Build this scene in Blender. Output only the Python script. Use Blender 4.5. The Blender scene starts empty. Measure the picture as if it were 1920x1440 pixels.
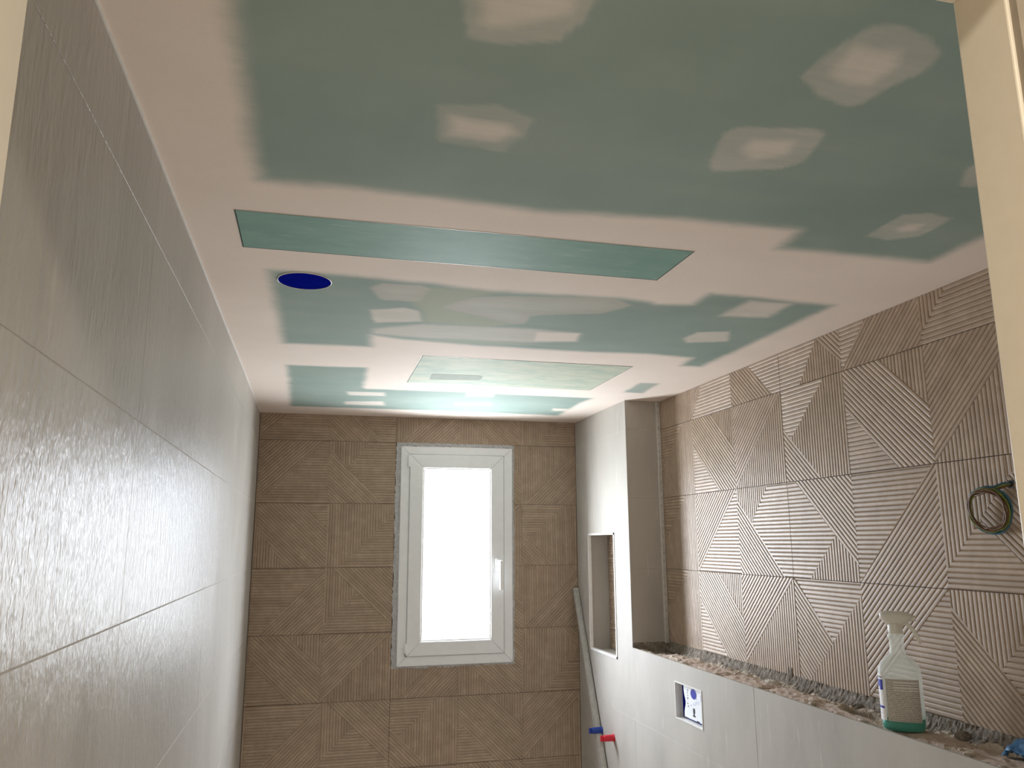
import bpy, bmesh, math, random
import numpy as np
from mathutils import Vector, Matrix

S = bpy.context.scene
COL = S.collection
random.seed(7)

# ------------------------------------------------------------------ camera
cam_d = bpy.data.cameras.new('camera'); cam = bpy.data.objects.new('camera', cam_d); COL.objects.link(cam)
cam_d.sensor_width = 36.0; cam_d.lens = 27.672; cam_d.clip_start = 0.02
R_ = ((0.97042811, -0.24135059, -0.00437846), (-0.04331609, -0.19195313, 0.98044771), (0.23747209, 0.95126436, 0.19673107))
cam.matrix_world = Matrix(((R_[0][0], R_[1][0], -R_[2][0], 0.26802), (R_[0][1], R_[1][1], -R_[2][1], 0.0),
                           (R_[0][2], R_[1][2], -R_[2][2], 1.62), (0, 0, 0, 1)))
S.camera = cam

# ------------------------------------------------------------------ room numbers (metres)
W, W2, D, H, YP, ZL, YF = 1.5822, 1.7484, 3.8994, 2.2328, 3.2086, 1.1854, 0.50
ZJ, ROW, Q = 2.1049, 0.30, 0.3186          # first tile joint, tile row height, third of a tile
TW = 3 * Q
XJ = 0.650                                  # vertical joint on the window wall
HX0, HX1, HY0, HZ = -0.75, 1.95, -2.3, 2.5  # hall behind the doorway
YH = 0.37                                   # hall face of the door wall
PX0, PX1, PZ0, PZ1 = 0.787, 1.128, 1.159, 1.982   # glass pane
GX0, GX1, GZ0, GZ1 = 0.6545, 1.2470, 1.0410, 2.1049  # rough hole round the window

# ------------------------------------------------------------------ world, daylight, exposure
wd = bpy.data.worlds.new('overcast_sky'); S.world = wd; wd.use_nodes = True
bg = wd.node_tree.nodes['Background']
bg.inputs['Strength'].default_value = 57.0
_n = wd.node_tree.nodes; _l = wd.node_tree.links      # bright overcast sky above, pale ground below the horizon
_tc = _n.new('ShaderNodeTexCoord'); _sx = _n.new('ShaderNodeSeparateXYZ'); _rp = _n.new('ShaderNodeValToRGB')
_l.new(_tc.outputs['Generated'], _sx.inputs[0]); _ma = _n.new('ShaderNodeMapRange')
_ma.inputs['From Min'].default_value = -.08; _ma.inputs['From Max'].default_value = .08
_l.new(_sx.outputs['Z'], _ma.inputs['Value']); _l.new(_ma.outputs[0], _rp.inputs['Fac']); _l.new(_rp.outputs['Color'], bg.inputs['Color'])
_rp.color_ramp.elements[0].color = (.66, .70, .74, 1); _rp.color_ramp.elements[1].color = (.87, .94, 1.05, 1)
pl = bpy.data.lights.new('window_portal', 'AREA'); pl.shape = 'RECTANGLE'
pl.size = PX1 - PX0 + .02; pl.size_y = PZ1 - PZ0 + .02; pl.cycles.is_portal = True
po = bpy.data.objects.new('window_portal', pl); COL.objects.link(po)
po.location = ((PX0 + PX1) / 2, D + .045, (PZ0 + PZ1) / 2); po.rotation_euler = (-math.pi / 2, 0, 0)
hl = bpy.data.lights.new('hall_lamp_offscreen', 'AREA'); hl.shape = 'DISK'; hl.size = .30      # ceiling light of the hall that brightens the door lining
hl.color = (1.0, .91, .78); hl.energy = 30.0
ho = bpy.data.objects.new('hall_lamp_offscreen', hl); COL.objects.link(ho); ho.location = (.45, -.60, HZ - .06)
vs = S.view_settings
vs.view_transform = 'Standard'; vs.look = 'None'; vs.gamma = 1; vs.use_curve_mapping = False; vs.exposure = 0.18
cy = S.cycles
cy.use_denoising = True; cy.max_bounces = 12; cy.diffuse_bounces = 8; cy.glossy_bounces = 4
cy.transmission_bounces = 6; cy.transparent_max_bounces = 12; cy.caustics_reflective = False; cy.caustics_refractive = False
cy.sample_clamp_indirect = 8.0

# ------------------------------------------------------------------ materials
class NT:
    def __init__(s, name):
        s.m = bpy.data.materials.new(name); s.m.use_nodes = True; s.t = s.m.node_tree
        s.b = s.t.nodes['Principled BSDF']; s.out = s.t.nodes['Material Output']
    def n(s, typ, **kw):
        x = s.t.nodes.new(typ)
        for k, v in kw.items(): setattr(x, k, v)
        return x
    def l(s, a, b): s.t.links.new(a, b)
    def coord(s, scale, kind='Object'):
        c = s.n('ShaderNodeTexCoord'); mp = s.n('ShaderNodeMapping'); mp.inputs['Scale'].default_value = scale
        s.l(c.outputs[kind], mp.inputs['Vector']); return mp.outputs['Vector']
    def geo(s, scale):
        c = s.n('ShaderNodeNewGeometry'); mp = s.n('ShaderNodeMapping'); mp.inputs['Scale'].default_value = scale
        s.l(c.outputs['Position'], mp.inputs['Vector']); return mp.outputs['Vector']
    def noise(s, vec, scale, detail=4, rough=.55, dist=0):
        x = s.n('ShaderNodeTexNoise'); x.inputs['Scale'].default_value = scale; x.inputs['Detail'].default_value = detail
        x.inputs['Roughness'].default_value = rough; x.inputs['Distortion'].default_value = dist
        s.l(vec, x.inputs['Vector']); return x.outputs['Fac']
    def ramp(s, fac, stops):
        r = s.n('ShaderNodeValToRGB'); e = r.color_ramp.elements
        while len(e) < len(stops): e.new(.5)
        for q, (p, c) in zip(e, stops): q.position = p; q.color = (*c, 1) if len(c) == 3 else c
        s.l(fac, r.inputs['Fac']); return r.outputs['Color']
    def mix(s, fac, a, b, mode='MIX'):
        x = s.n('ShaderNodeMix', data_type='RGBA', blend_type=mode)
        for v, i in ((fac, 0), (a, 6), (b, 7)):
            if hasattr(v, 'is_linked') or isinstance(v, bpy.types.NodeSocket): s.l(v, x.inputs[i])
            elif isinstance(v, (int, float)): x.inputs[i].default_value = v
            else: x.inputs[i].default_value = (*v, 1)
        return x.outputs[2]
    def math(s, op, a, b=None):
        x = s.n('ShaderNodeMath', operation=op)
        for v, i in ((a, 0), (b, 1)):
            if v is None: continue
            if isinstance(v, bpy.types.NodeSocket): s.l(v, x.inputs[i])
            else: x.inputs[i].default_value = v
        return x.outputs[0]
    def bump(s, h, strength=.2, dist=.002):
        x = s.n('ShaderNodeBump'); x.inputs['Strength'].default_value = strength; x.inputs['Distance'].default_value = dist
        s.l(h, x.inputs['Height']); s.l(x.outputs['Normal'], s.b.inputs['Normal'])
    def set(s, color=None, rough=.5, metal=0, spec=.5):
        if color is not None:
            if isinstance(color, bpy.types.NodeSocket): s.l(color, s.b.inputs['Base Color'])
            else: s.b.inputs['Base Color'].default_value = (*color, 1)
        if isinstance(rough, bpy.types.NodeSocket): s.l(rough, s.b.inputs['Roughness'])
        else: s.b.inputs['Roughness'].default_value = rough
        s.b.inputs['Metallic'].default_value = metal; s.b.inputs['Specular IOR Level'].default_value = spec
        return s

def plain(name, color, rough=.5, metal=0, nscale=40, amt=.06, bump=.05, spec=.5):
    m = NT(name); v = m.geo((1, 1, 1)); f = m.noise(v, nscale, 4)
    lo = tuple(c * (1 - amt) for c in color); hi = tuple(min(1, c * (1 + amt)) for c in color)
    m.set(m.ramp(f, [(.3, lo), (.7, hi)]), rough, metal, spec)
    if bump: m.bump(f, bump, .001)
    return m.m

def mat_stone(name, tint, r0=.36, r1=.47, spec=.30, st=.4, bs=.55):
    m = NT(name)
    big = m.noise(m.geo((1, 1, .45)), 3.2, 5, .6, .4)
    streak = m.noise(m.geo((14, 14, 1.1)), 3.0, 5, .65)
    fine = m.noise(m.geo((1, 1, .6)), 90, 3)
    f = m.math('ADD', m.math('MULTIPLY', big, 1 - st), m.math('MULTIPLY', streak, st))
    c = m.ramp(f, [(.32, tuple(x * .86 for x in tint)), (.52, tint), (.72, tuple(min(1, x * 1.12) for x in tint))])
    smear = m.ramp(m.noise(m.geo((9, 9, 1.3)), 5.5, 3, .5, .3), [(.66, (0, 0, 0)), (.74, (1, 1, 1))])
    c = m.mix(m.math('MULTIPLY', smear, .22), c, (.80, .78, .73))
    c = m.mix(m.math('MULTIPLY', fine, .08), c, (.3, .28, .25))
    r = m.ramp(f, [(.3, (r0,) * 3), (.7, (r1,) * 3)])
    m.set(c, r, 0, spec)
    bn = m.math('ADD', m.math('MULTIPLY', m.noise(m.geo((3.4, 3.4, 1)), 24, 3, .6), 1.0), m.math('MULTIPLY', fine, .18))
    m.bump(bn, bs, .0045)
    return m.m

def mat_ribwood():
    m = NT('ribbed_wood_look')
    at = m.n('ShaderNodeAttribute'); at.attribute_name = 'rib_tone'
    g = m.noise(m.geo((1, 1, 1)), 26, 5, .6); g2 = m.noise(m.geo((1, 1, 1)), 230, 2); g3 = m.noise(m.geo((1, 1, 1)), 4.5, 2)
    base = m.ramp(g, [(.3, (.355, .262, .188)), (.55, (.420, .316, .230)), (.75, (.480, .370, .275))])
    sh = m.ramp(at.outputs['Fac'], [(0, (.84, .83, .82)), (1, (1.0, 1.0, 1.0))])
    c = m.mix(1.0, base, sh, 'MULTIPLY')
    c = m.mix(m.math('MULTIPLY', g3, .25), c, (.385, .30, .228))
    m.set(c, m.ramp(g2, [(.3, (.36,) * 3), (.7, (.5,) * 3)]), 0, .5)
    m.bump(g2, .08, .001)
    return m.m

def mat_ceiling():
    m = NT('skimmed_plasterboard')
    at = m.n('ShaderNodeAttribute'); at.attribute_name = 'mask'
    sp = m.n('ShaderNodeSeparateColor'); m.l(at.outputs['Color'], sp.inputs['Color'])
    v = m.geo((1, 1, 1)); big = m.noise(v, 3.0, 4); fine = m.noise(v, 160, 3)
    brush = m.noise(m.geo((1.0, 14, 1)), 6, 4, .6)
    green = m.ramp(big, [(.3, (.255, .335, .300)), (.7, (.300, .385, .345))])
    fil = m.ramp(big, [(.3, (.80, .705, .630)), (.7, (.86, .765, .690))])
    fac = m.math('ADD', sp.outputs[0], m.math('MULTIPLY', m.math('SUBTRACT', brush, .5), m.math('MULTIPLY', m.math('MULTIPLY', sp.outputs[0], m.math('SUBTRACT', 1.0, sp.outputs[0])), 1.1)))
    x = m.n('ShaderNodeClamp'); m.l(fac, x.inputs[0])
    c = m.mix(x.outputs[0], green, fil)
    c = m.mix(sp.outputs[1], c, (.50, .50, .34))
    c = m.mix(sp.outputs[2], c, (.40, .375, .335))
    c = m.mix(m.math('MULTIPLY', fine, .10), c, (.30, .28, .25))
    m.set(c, .80, 0, .12); m.bump(m.math('ADD', fine, m.math('MULTIPLY', brush, 1.2)), .10, .0006)
    return m.m

def mat_panel(name, lo, hi, rough):
    m = NT(name); v = m.geo((1, 1, 1))
    f = m.noise(m.geo((1, 2.2, 1)), 9, 5, .65); k = m.ramp(m.noise(m.geo((1, 3, 1)), 16, 4), [(.60, (0, 0, 0)), (.75, (1, 1, 1))])
    c = m.ramp(f, [(.3, lo), (.7, hi)]); c = m.mix(m.math('MULTIPLY', k, .22), c, (.62, .64, .55))
    m.set(c, rough, 0, .15); m.bump(m.noise(v, 60, 4), .12, .001)
    return m.m

def mat_panel_pale():
    m = NT('half_skimmed_green_board'); v = m.geo((1, 1, 1))
    f = m.noise(m.geo((1.4, 3.0, 1)), 7, 5, .7)
    c = m.ramp(f, [(.30, (.36, .47, .40)), (.5, (.50, .55, .45)), (.7, (.60, .60, .49))])
    m.set(c, .75, 0, .15); m.bump(m.noise(v, 60, 4), .12, .001)
    return m.m

def mat_masonry(name, a, b, c_, dark=.45, sc=34):
    m = NT(name); v = m.geo((1, 1, 1))
    f = m.noise(v, sc, 6, .7, .3); g = m.noise(v, sc * 5, 4, .7); k = m.ramp(m.noise(v, sc * 1.7, 5, .7), [(.56, (0, 0, 0)), (.66, (1, 1, 1))])
    c = m.ramp(f, [(.32, a), (.52, b), (.68, c_)])
    c = m.mix(m.math('MULTIPLY', k, dark), c, tuple(x * .28 for x in a))
    m.set(c, .95, 0, .2); m.bump(m.math('ADD', f, g), .8, .006)
    return m.m

def mat_glass():
    m = NT('window_glass'); t = m.t
    tr = m.n('ShaderNodeBsdfTransparent'); gl = m.n('ShaderNodeBsdfGlossy'); gl.inputs['Roughness'].default_value = .02
    lw = m.n('ShaderNodeLayerWeight'); mx = m.n('ShaderNodeMixShader')
    fr = m.math('ADD', m.math('MULTIPLY', m.math('POWER', lw.outputs['Facing'], 5.0), .8), .04)
    m.l(fr, mx.inputs[0]); m.l(tr.outputs[0], mx.inputs[1]); m.l(gl.outputs[0], mx.inputs[2]); m.l(mx.outputs[0], m.out.inputs[0])
    return m.m

def mat_milky(name, col, clear):
    m = NT(name)
    tr = m.n('ShaderNodeBsdfTransparent'); tr.inputs['Color'].default_value = (.95, .97, .95, 1)
    tl = m.n('ShaderNodeBsdfTranslucent'); tl.inputs['Color'].default_value = (*col, 1)
    m.set(col, .35, 0, .5)
    a = m.n('ShaderNodeMixShader'); a.inputs[0].default_value = .35; m.l(m.b.outputs[0], a.inputs[1]); m.l(tl.outputs[0], a.inputs[2])
    b = m.n('ShaderNodeMixShader'); b.inputs[0].default_value = clear; m.l(a.outputs[0], b.inputs[1]); m.l(tr.outputs[0], b.inputs[2])
    m.l(b.outputs[0], m.out.inputs[0]); return m.m

def mat_print(name, paper, ink, zscale, xscale, thr, amt):
    m = NT(name)
    w = m.n('ShaderNodeTexWave', wave_type='BANDS', bands_direction='Z', wave_profile='SIN'); w.inputs['Scale'].default_value = zscale
    m.l(m.coord((1, 1, 1)), w.inputs['Vector'])
    g = m.ramp(m.noise(m.coord((1, 1, .6)), xscale, 2), [(thr, (0, 0, 0)), (thr + .08, (1, 1, 1))])
    f = m.math('MULTIPLY', m.math('MULTIPLY', m.ramp(w.outputs['Fac'], [(.35, (0, 0, 0)), (.6, (1, 1, 1))]), g), amt)
    m.set(m.mix(f, paper, ink), .5); return m.m

M = {}
M['stone_left'] = mat_stone('grey_stone_look', (.47, .443, .402), .29, .39, .06)
M['stone_right'] = mat_stone('pale_stone_look', (.47, .443, .402), .55, .65, .12, .08, .10)
M['grout'] = plain('grout', (.62, .58, .53), .9, amt=.1)
M['grout_dark'] = plain('brown_grout', (.17, .125, .10), .9, amt=.1)
M['rib'] = mat_ribwood()
M['ceil'] = mat_ceiling()
M['panel_green'] = mat_panel('green_board', (.19, .335, .285), (.235, .390, .335), .62)
M['panel_pale'] = mat_panel_pale()
M['panel_patch'] = plain('thin_grey_skim', (.40, .45, .40), .85, spec=.08)
M['panel_frame'] = plain('hatch_edge', (.52, .52, .50), .45, .3)
M['hatch_back'] = plain('plain_board', (.55, .53, .49), .9)
M['plaster'] = plain('wall_plaster', (.74, .69, .61), .8, nscale=12)
M['hallwall'] = plain('hall_paint', (.78, .74, .67), .8, nscale=8)
M['lacquer'] = plain('cream_lacquer', (.72, .66, .555), .42, nscale=60, amt=.02, bump=.03)
M['seal'] = plain('grey_rubber_seal', (.30, .26, .21), .7)
M['floor'] = plain('screed', (.70, .64, .57), .85, nscale=18, amt=.12)
M['upvc'] = plain('white_upvc', (.86, .87, .88), .32, nscale=30, amt=.02, bump=.02)
M['bead'] = plain('white_bead', (.88, .88, .86), .3, amt=.02, bump=0)
M['gasket'] = plain('grey_gasket', (.25, .25, .26), .6)
M['gap_grey'] = plain('grey_joint', (.38, .40, .44), .6)
M['trimalu'] = plain('galvanised_trim', (.72, .71, .68), .5, .1, nscale=90, amt=.1)
M['glass'] = mat_glass()
M['alu'] = plain('brushed_aluminium', (.60, .59, .57), .38, .75, nscale=50)
M['alu_dull'] = plain('dull_aluminium', (.56, .55, .52), .55, .35, nscale=60, amt=.12)
M['trimwhite'] = plain('white_trim', (.80, .79, .77), .4)
M['rawplaster'] = mat_masonry('rough_plaster_edge', (.50, .50, .50), (.58, .58, .58), (.66, .66, .67), .10, 60)
M['mortar'] = mat_masonry('dusty_mortar', (.46, .39, .31), (.60, .51, .42), (.68, .60, .50), .45, 30)
M['greymortar'] = mat_masonry('grey_mortar', (.16, .135, .11), (.27, .235, .195), (.47, .43, .375), .6, 55)
M['brick'] = mat_masonry('broken_brick', (.52, .41, .34), (.60, .48, .40), (.68, .56, .47), .35, 40)
M['flake'] = mat_masonry('plaster_flake', (.60, .54, .45), (.70, .64, .55), (.76, .71, .62), .15, 60)
M['bluefilm'] = plain('blue_film', (.003, .008, .24), .85, amt=.1, spec=0.0)
M['whitepl'] = plain('white_plastic', (.78, .77, .73), .35, amt=.02)
M['sprayer'] = plain('ivory_plastic', (.74, .72, .66), .38, amt=.02, bump=0)
M['clearpl'] = mat_milky('clear_plastic', (.85, .92, .90), .85)
M['milky'] = mat_milky('milky_plastic', (.92, .94, .90), .5)
M['liquid'] = mat_milky('teal_cleaner', (.0, .46, .37), .0)
M['label_text'] = mat_print('fine_print_label', (.56, .53, .48), (.22, .20, .18), 75, 420, .42, .75)
M['label_white'] = mat_print('white_label', (.84, .84, .84), (.45, .45, .55), 60, 300, .5, .5)
M['inkblue'] = plain('blue_ink', (.012, .02, .33), .45, amt=.05, bump=0)
M['inkgrey'] = plain('grey_ink', (.12, .12, .12), .5, bump=0)
M['card'] = plain('white_card', (.80, .82, .84), .5, amt=.03, bump=0)
M['inkblack'] = plain('black_ink', (.02, .022, .035), .5, bump=0)
M['palepink'] = plain('faint_blue_ink', (.52, .56, .70), .5, bump=0)
M['red'] = plain('red_plastic', (.60, .012, .03), .35, amt=.03, bump=0)
M['blue'] = plain('blue_plastic', (.010, .045, .30), .35, amt=.03, bump=0)
M['wire_green'] = plain('green_yellow_wire', (.16, .19, .035), .4, amt=.3, nscale=60, bump=0)
M['wire_blue'] = plain('blue_wire', (.03, .12, .18), .4, bump=0)
M['wire_brown'] = plain('brown_wire', (.12, .055, .018), .4, bump=0)
M['conduit'] = plain('grey_conduit', (.16, .16, .16), .6, bump=0)
M['rag'] = plain('blue_nitrile', (.10, .28, .58), .42, amt=.08, nscale=25)

# ------------------------------------------------------------------ mesh helpers
class MB:
    def __init__(s): s.v = []; s.f = []; s.sh = []
    def poly(s, pts, sh=1.0):
        i = len(s.v); s.v += [tuple(p) for p in pts]; s.f.append(tuple(range(i, i + len(pts)))); s.sh.append(sh)
    def box(s, x0, x1, y0, y1, z0, z1):
        i = len(s.v)
        s.v += [(x0, y0, z0), (x1, y0, z0), (x1, y1, z0), (x0, y1, z0), (x0, y0, z1), (x1, y0, z1), (x1, y1, z1), (x0, y1, z1)]
        for q in ((0, 3, 2, 1), (4, 5, 6, 7), (0, 1, 5, 4), (1, 2, 6, 5), (2, 3, 7, 6), (3, 0, 4, 7)):
            s.f.append(tuple(i + k for k in q)); s.sh.append(1.0)
        return s
    def tube(s, pts, r, n=8, cap=True):
        pts = [Vector(p) for p in pts]; i0 = len(s.v); up = None
        for k, p in enumerate(pts):
            t = (pts[min(k + 1, len(pts) - 1)] - pts[max(k - 1, 0)]).normalized()
            if up is None:
                up = Vector((0, 0, 1)) if abs(t.z) < .9 else Vector((1, 0, 0))
            a = (up - t * up.dot(t)).normalized(); b = t.cross(a); up = a
            rr = r[k] if isinstance(r, (list, tuple)) else r
            for j in range(n):
                w = 2 * math.pi * j / n; s.v.append(tuple(p + a * (rr * math.cos(w)) + b * (rr * math.sin(w))))
        for k in range(len(pts) - 1):
            for j in range(n):
                s.f.append((i0 + k * n + j, i0 + k * n + (j + 1) % n, i0 + (k + 1) * n + (j + 1) % n, i0 + (k + 1) * n + j)); s.sh.append(1.0)
        if cap:
            s.f.append(tuple(i0 + j for j in range(n))[::-1]); s.sh.append(1.0)
            e = i0 + (len(pts) - 1) * n; s.f.append(tuple(e + j for j in range(n))); s.sh.append(1.0)
        return s
    def rings(s, rings, cap0=True, cap1=True):
        n = len(rings[0]); i0 = len(s.v)
        for r in rings: s.v += [tuple(p) for p in r]
        for k in range(len(rings) - 1):
            for j in range(n):
                s.f.append((i0 + k * n + j, i0 + k * n + (j + 1) % n, i0 + (k + 1) * n + (j + 1) % n, i0 + (k + 1) * n + j)); s.sh.append(1.0)
        if cap0: s.f.append(tuple(i0 + j for j in range(n))[::-1]); s.sh.append(1.0)
        if cap1:
            e = i0 + (len(rings) - 1) * n; s.f.append(tuple(e + j for j in range(n))); s.sh.append(1.0)
        return s
    def build(s, name, mat, parent=None, smooth=False, shade=False, center=False, fix=False):
        me = bpy.data.meshes.new(name)
        v = s.v; loc = (0, 0, 0)
        if center:
            a = np.array(v); c = (a.min(0) + a.max(0)) / 2; v = [tuple(p) for p in (a - c)]; loc = tuple(float(q) for q in c)
        me.from_pydata(v, [], s.f); me.materials.append(mat)
        if fix:
            bm = bmesh.new(); bm.from_mesh(me); bmesh.ops.remove_doubles(bm, verts=bm.verts, dist=1e-5)
            bmesh.ops.recalc_face_normals(bm, faces=bm.faces); bm.to_mesh(me); bm.free()
        if shade:
            at = me.attributes.new('rib_tone', 'FLOAT', 'FACE'); at.data.foreach_set('value', s.sh)
        if smooth: me.polygons.foreach_set('use_smooth', [True] * len(me.polygons))
        me.update()
        o = bpy.data.objects.new(name, me); COL.objects.link(o); o.location = loc
        if parent: o.parent = parent
        return o

def tag(o, label, cat=None, group=None):
    o['label'] = label
    if cat: o['category'] = cat
    if group: o['group'] = group
    return o
def struct(o, label=None):
    o['kind'] = 'structure'
    if label: o['label'] = label
    return o
def empty(name, loc=(0, 0, 0), rz=0):
    o = bpy.data.objects.new(name, None); COL.objects.link(o); o.location = loc; o.rotation_euler = (0, 0, rz); o.empty_display_size = .05
    return o
def bevel(o, w, seg=2, ang=40):
    md = o.modifiers.new('bevel', 'BEVEL'); md.width = w; md.segments = seg; md.limit_method = 'ANGLE'; md.angle_limit = math.radians(ang)
    return o

class Fr:                                   # wall frame: a along the wall, b up, h out of the wall (ea x z = out)
    def __init__(s, o, ea): s.o = Vector(o); s.ea = Vector(ea); s.eh = s.ea.cross(Vector((0, 0, 1)))
    def p(s, a, b, h): return tuple(s.o + s.ea * a + Vector((0, 0, 1)) * b + s.eh * h)

def clip(poly, nx, ny, c):                  # keep nx*x + ny*y <= c
    out = []
    for i, p in enumerate(poly):
        q = poly[(i + 1) % len(poly)]; dp = nx * p[0] + ny * p[1] - c; dq = nx * q[0] + ny * q[1] - c
        if dp <= 0: out.append(p)
        if (dp < 0 < dq) or (dq < 0 < dp):
            t = dp / (dp - dq); out.append((p[0] + (q[0] - p[0]) * t, p[1] + (q[1] - p[1]) * t))
    return out
def cliprect(poly, r):
    for nx, ny, c in ((-1, 0, -r[0]), (1, 0, r[2]), (0, -1, -r[1]), (0, 1, r[3])):
        if poly: poly = clip(poly, nx, ny, c)
    return poly
def cut(poly, p, q):                        # split by the line p-q: the part above it, the part below it
    nx, ny = -(q[1] - p[1]), q[0] - p[0]
    if ny < 0: nx, ny = -nx, -ny
    c = nx * p[0] + ny * p[1]
    return clip(poly, -nx, -ny, -c), clip(poly, nx, ny, c)
SQ = [(0, 0), (1, 0), (1, 1), (0, 1)]
def one(d): return [(SQ, d)]
def two(p, q, up, lo): a, b = cut(SQ, p, q); return [(a, up), (b, lo)]
def band(p1, q1, up, p2, q2, lo, mid): a, b = cut(SQ, p1, q1); c, d = cut(b, p2, q2); return [(a, up), (c, mid), (d, lo)]
def tri(p, q, lo, r, s_, up2, lo2): a, b = cut(SQ, p, q); c, d = cut(a, r, s_); return [(b, lo), (c, up2), (d, lo2)]
def tri2(p, q, up, r, s_, up2, lo2): a, b = cut(SQ, p, q); c, d = cut(b, r, s_); return [(a, up), (c, up2), (d, lo2)]

RIB_D, PITCH = .0026, .0128
PROF = [(0, 0), (.11, .66), (.26, .96), (.5, 1.0), (.74, .96), (.89, .66), (1, 0)]
DIRV = {'H': (1, 0), 'V': (0, 1), '/': (Q, ROW), '\\': (Q, -ROW)}
def hprof(t):
    t -= math.floor(t)
    for (a, ha), (b, hb) in zip(PROF, PROF[1:]):
        if t <= b: return ha + (hb - ha) * (t - a) / (b - a)
    return 0
def add_ribs(mb, fr, poly, d, rng):
    dx, dy = DIRV[d]; L = math.hypot(dx, dy); nx, ny = -dy / L, dx / L
    ts = [(nx * p[0] + ny * p[1]) / PITCH for p in poly]; t0, t1 = min(ts), max(ts)
    if t1 - t0 < .15: return
    k = 0
    while t0 + k < t1 - 1e-6:
        sh = rng.random()
        for (a, ha), (b, hb) in zip(PROF, PROF[1:]):
            lo, hi = (t0 + k + a) * PITCH, (t0 + k + b) * PITCH
            s = clip(clip(poly, -nx, -ny, -lo), nx, ny, hi)
            if len(s) < 3: continue
            hh = []
            for p in s:
                t = (nx * p[0] + ny * p[1]) / PITCH - t0 - k; t = min(max((t - a) / (b - a), 0), 1)
                hh.append((ha + (hb - ha) * t - 1) * RIB_D)
            mb.poly([fr.p(p[0], p[1], h) for p, h in zip(s, hh)], sh)
            for i in range(len(s)):          # little side walls where ribs end at a region border
                j = (i + 1) % len(s); e = (s[j][0] - s[i][0], s[j][1] - s[i][1])
                if abs(e[0] * nx + e[1] * ny) > 1e-6:
                    p, q = s[i], s[j]
                    mb.poly([fr.p(p[0], p[1], -RIB_D), fr.p(q[0], q[1], -RIB_D), fr.p(q[0], q[1], hh[j]), fr.p(p[0], p[1], hh[i])], sh)
        k += 1
def slab(mb, fr, r, h0, h1, ch=0.0):        # chamfered slab on a wall
    a0, b0, a1, b1 = r
    o = [(a0, b0), (a1, b0), (a1, b1), (a0, b1)]; i = [(a0 + ch, b0 + ch), (a1 - ch, b0 + ch), (a1 - ch, b1 - ch), (a0 + ch, b1 - ch)]
    lv = [[fr.p(*p, h0) for p in o], [fr.p(*p, h1 - ch) for p in o]]
    if ch: lv.append([fr.p(*p, h1) for p in i])
    for x, y in zip(lv, lv[1:]):
        for k in range(4): mb.poly([x[k], x[(k + 1) % 4], y[(k + 1) % 4], y[k]])
    mb.poly(lv[-1]); mb.poly(lv[0][::-1])
GAP = .0011
def rib_tile(parent, fr, a_start, b_bot, cells, rects, seed):
    """one ribbed tile of three cells; rects = the pieces of the wall it covers after cutting"""
    rng = random.Random(seed); mb = MB()
    for r in rects:
        rr = (r[0] + GAP, r[1] + GAP, r[2] - GAP, r[3] - GAP)
        slab(mb, fr, rr, -.010, -RIB_D)
        for i, cell in enumerate(cells):
            for poly, d in cell:
                if len(poly) < 3: continue
                P = [(a_start + (i + u) * Q, b_bot + v * ROW) for u, v in poly]
                P = cliprect(P, rr)
                if len(P) >= 3: add_ribs(mb, fr, P, d, rng)
    return mb.build('tile', M['rib'], parent, shade=True, center=True)
def flat_tile(parent, fr, rects, mat, name='tile'):
    mb = MB()
    for r in rects: slab(mb, fr, (r[0], r[1], r[2], r[3]), -.008, 0, .0005 if len(rects) == 1 else 0)
    return mb.build(name, mat, parent, center=True)
def rows(top, bottom):                      # (row index, b0, b1) from the ceiling down
    out = [(0, ZJ, top)]; k = 1
    while ZJ - (k - 1) * ROW > bottom + .02:
        out.append((k, max(bottom, ZJ - k * ROW), ZJ - (k - 1) * ROW)); k += 1
    return [(k, b0, b1) for k, b0, b1 in out]

# ------------------------------------------------------------------ room shell
fl = struct(MB().box(HX0 - .1, HX1 + .1, HY0 - .1, D + .1, -.1, 0).build('floor', M['floor']), 'bare beige screed floor')

# left wall
wl = struct(MB().box(-.15, -.0011, YF - .13, D + .13, 0, HZ).build('wall_left', M['grout']), 'wall of large grey stone-look tiles')
fL = Fr((0, 0, 0), (0, 1, 0))
LJ = [YF, 1.300, 2.268, 3.236, D]
for k, b0, b1 in rows(H, 0.005):
    for a0, a1 in zip(LJ, LJ[1:]):
        g = .0008; gv = .0004
        flat_tile(wl, fL, [(a0 + gv, b0 + g, a1 - gv, b1 - (g if k else 0))], M['stone_left'])

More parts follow.
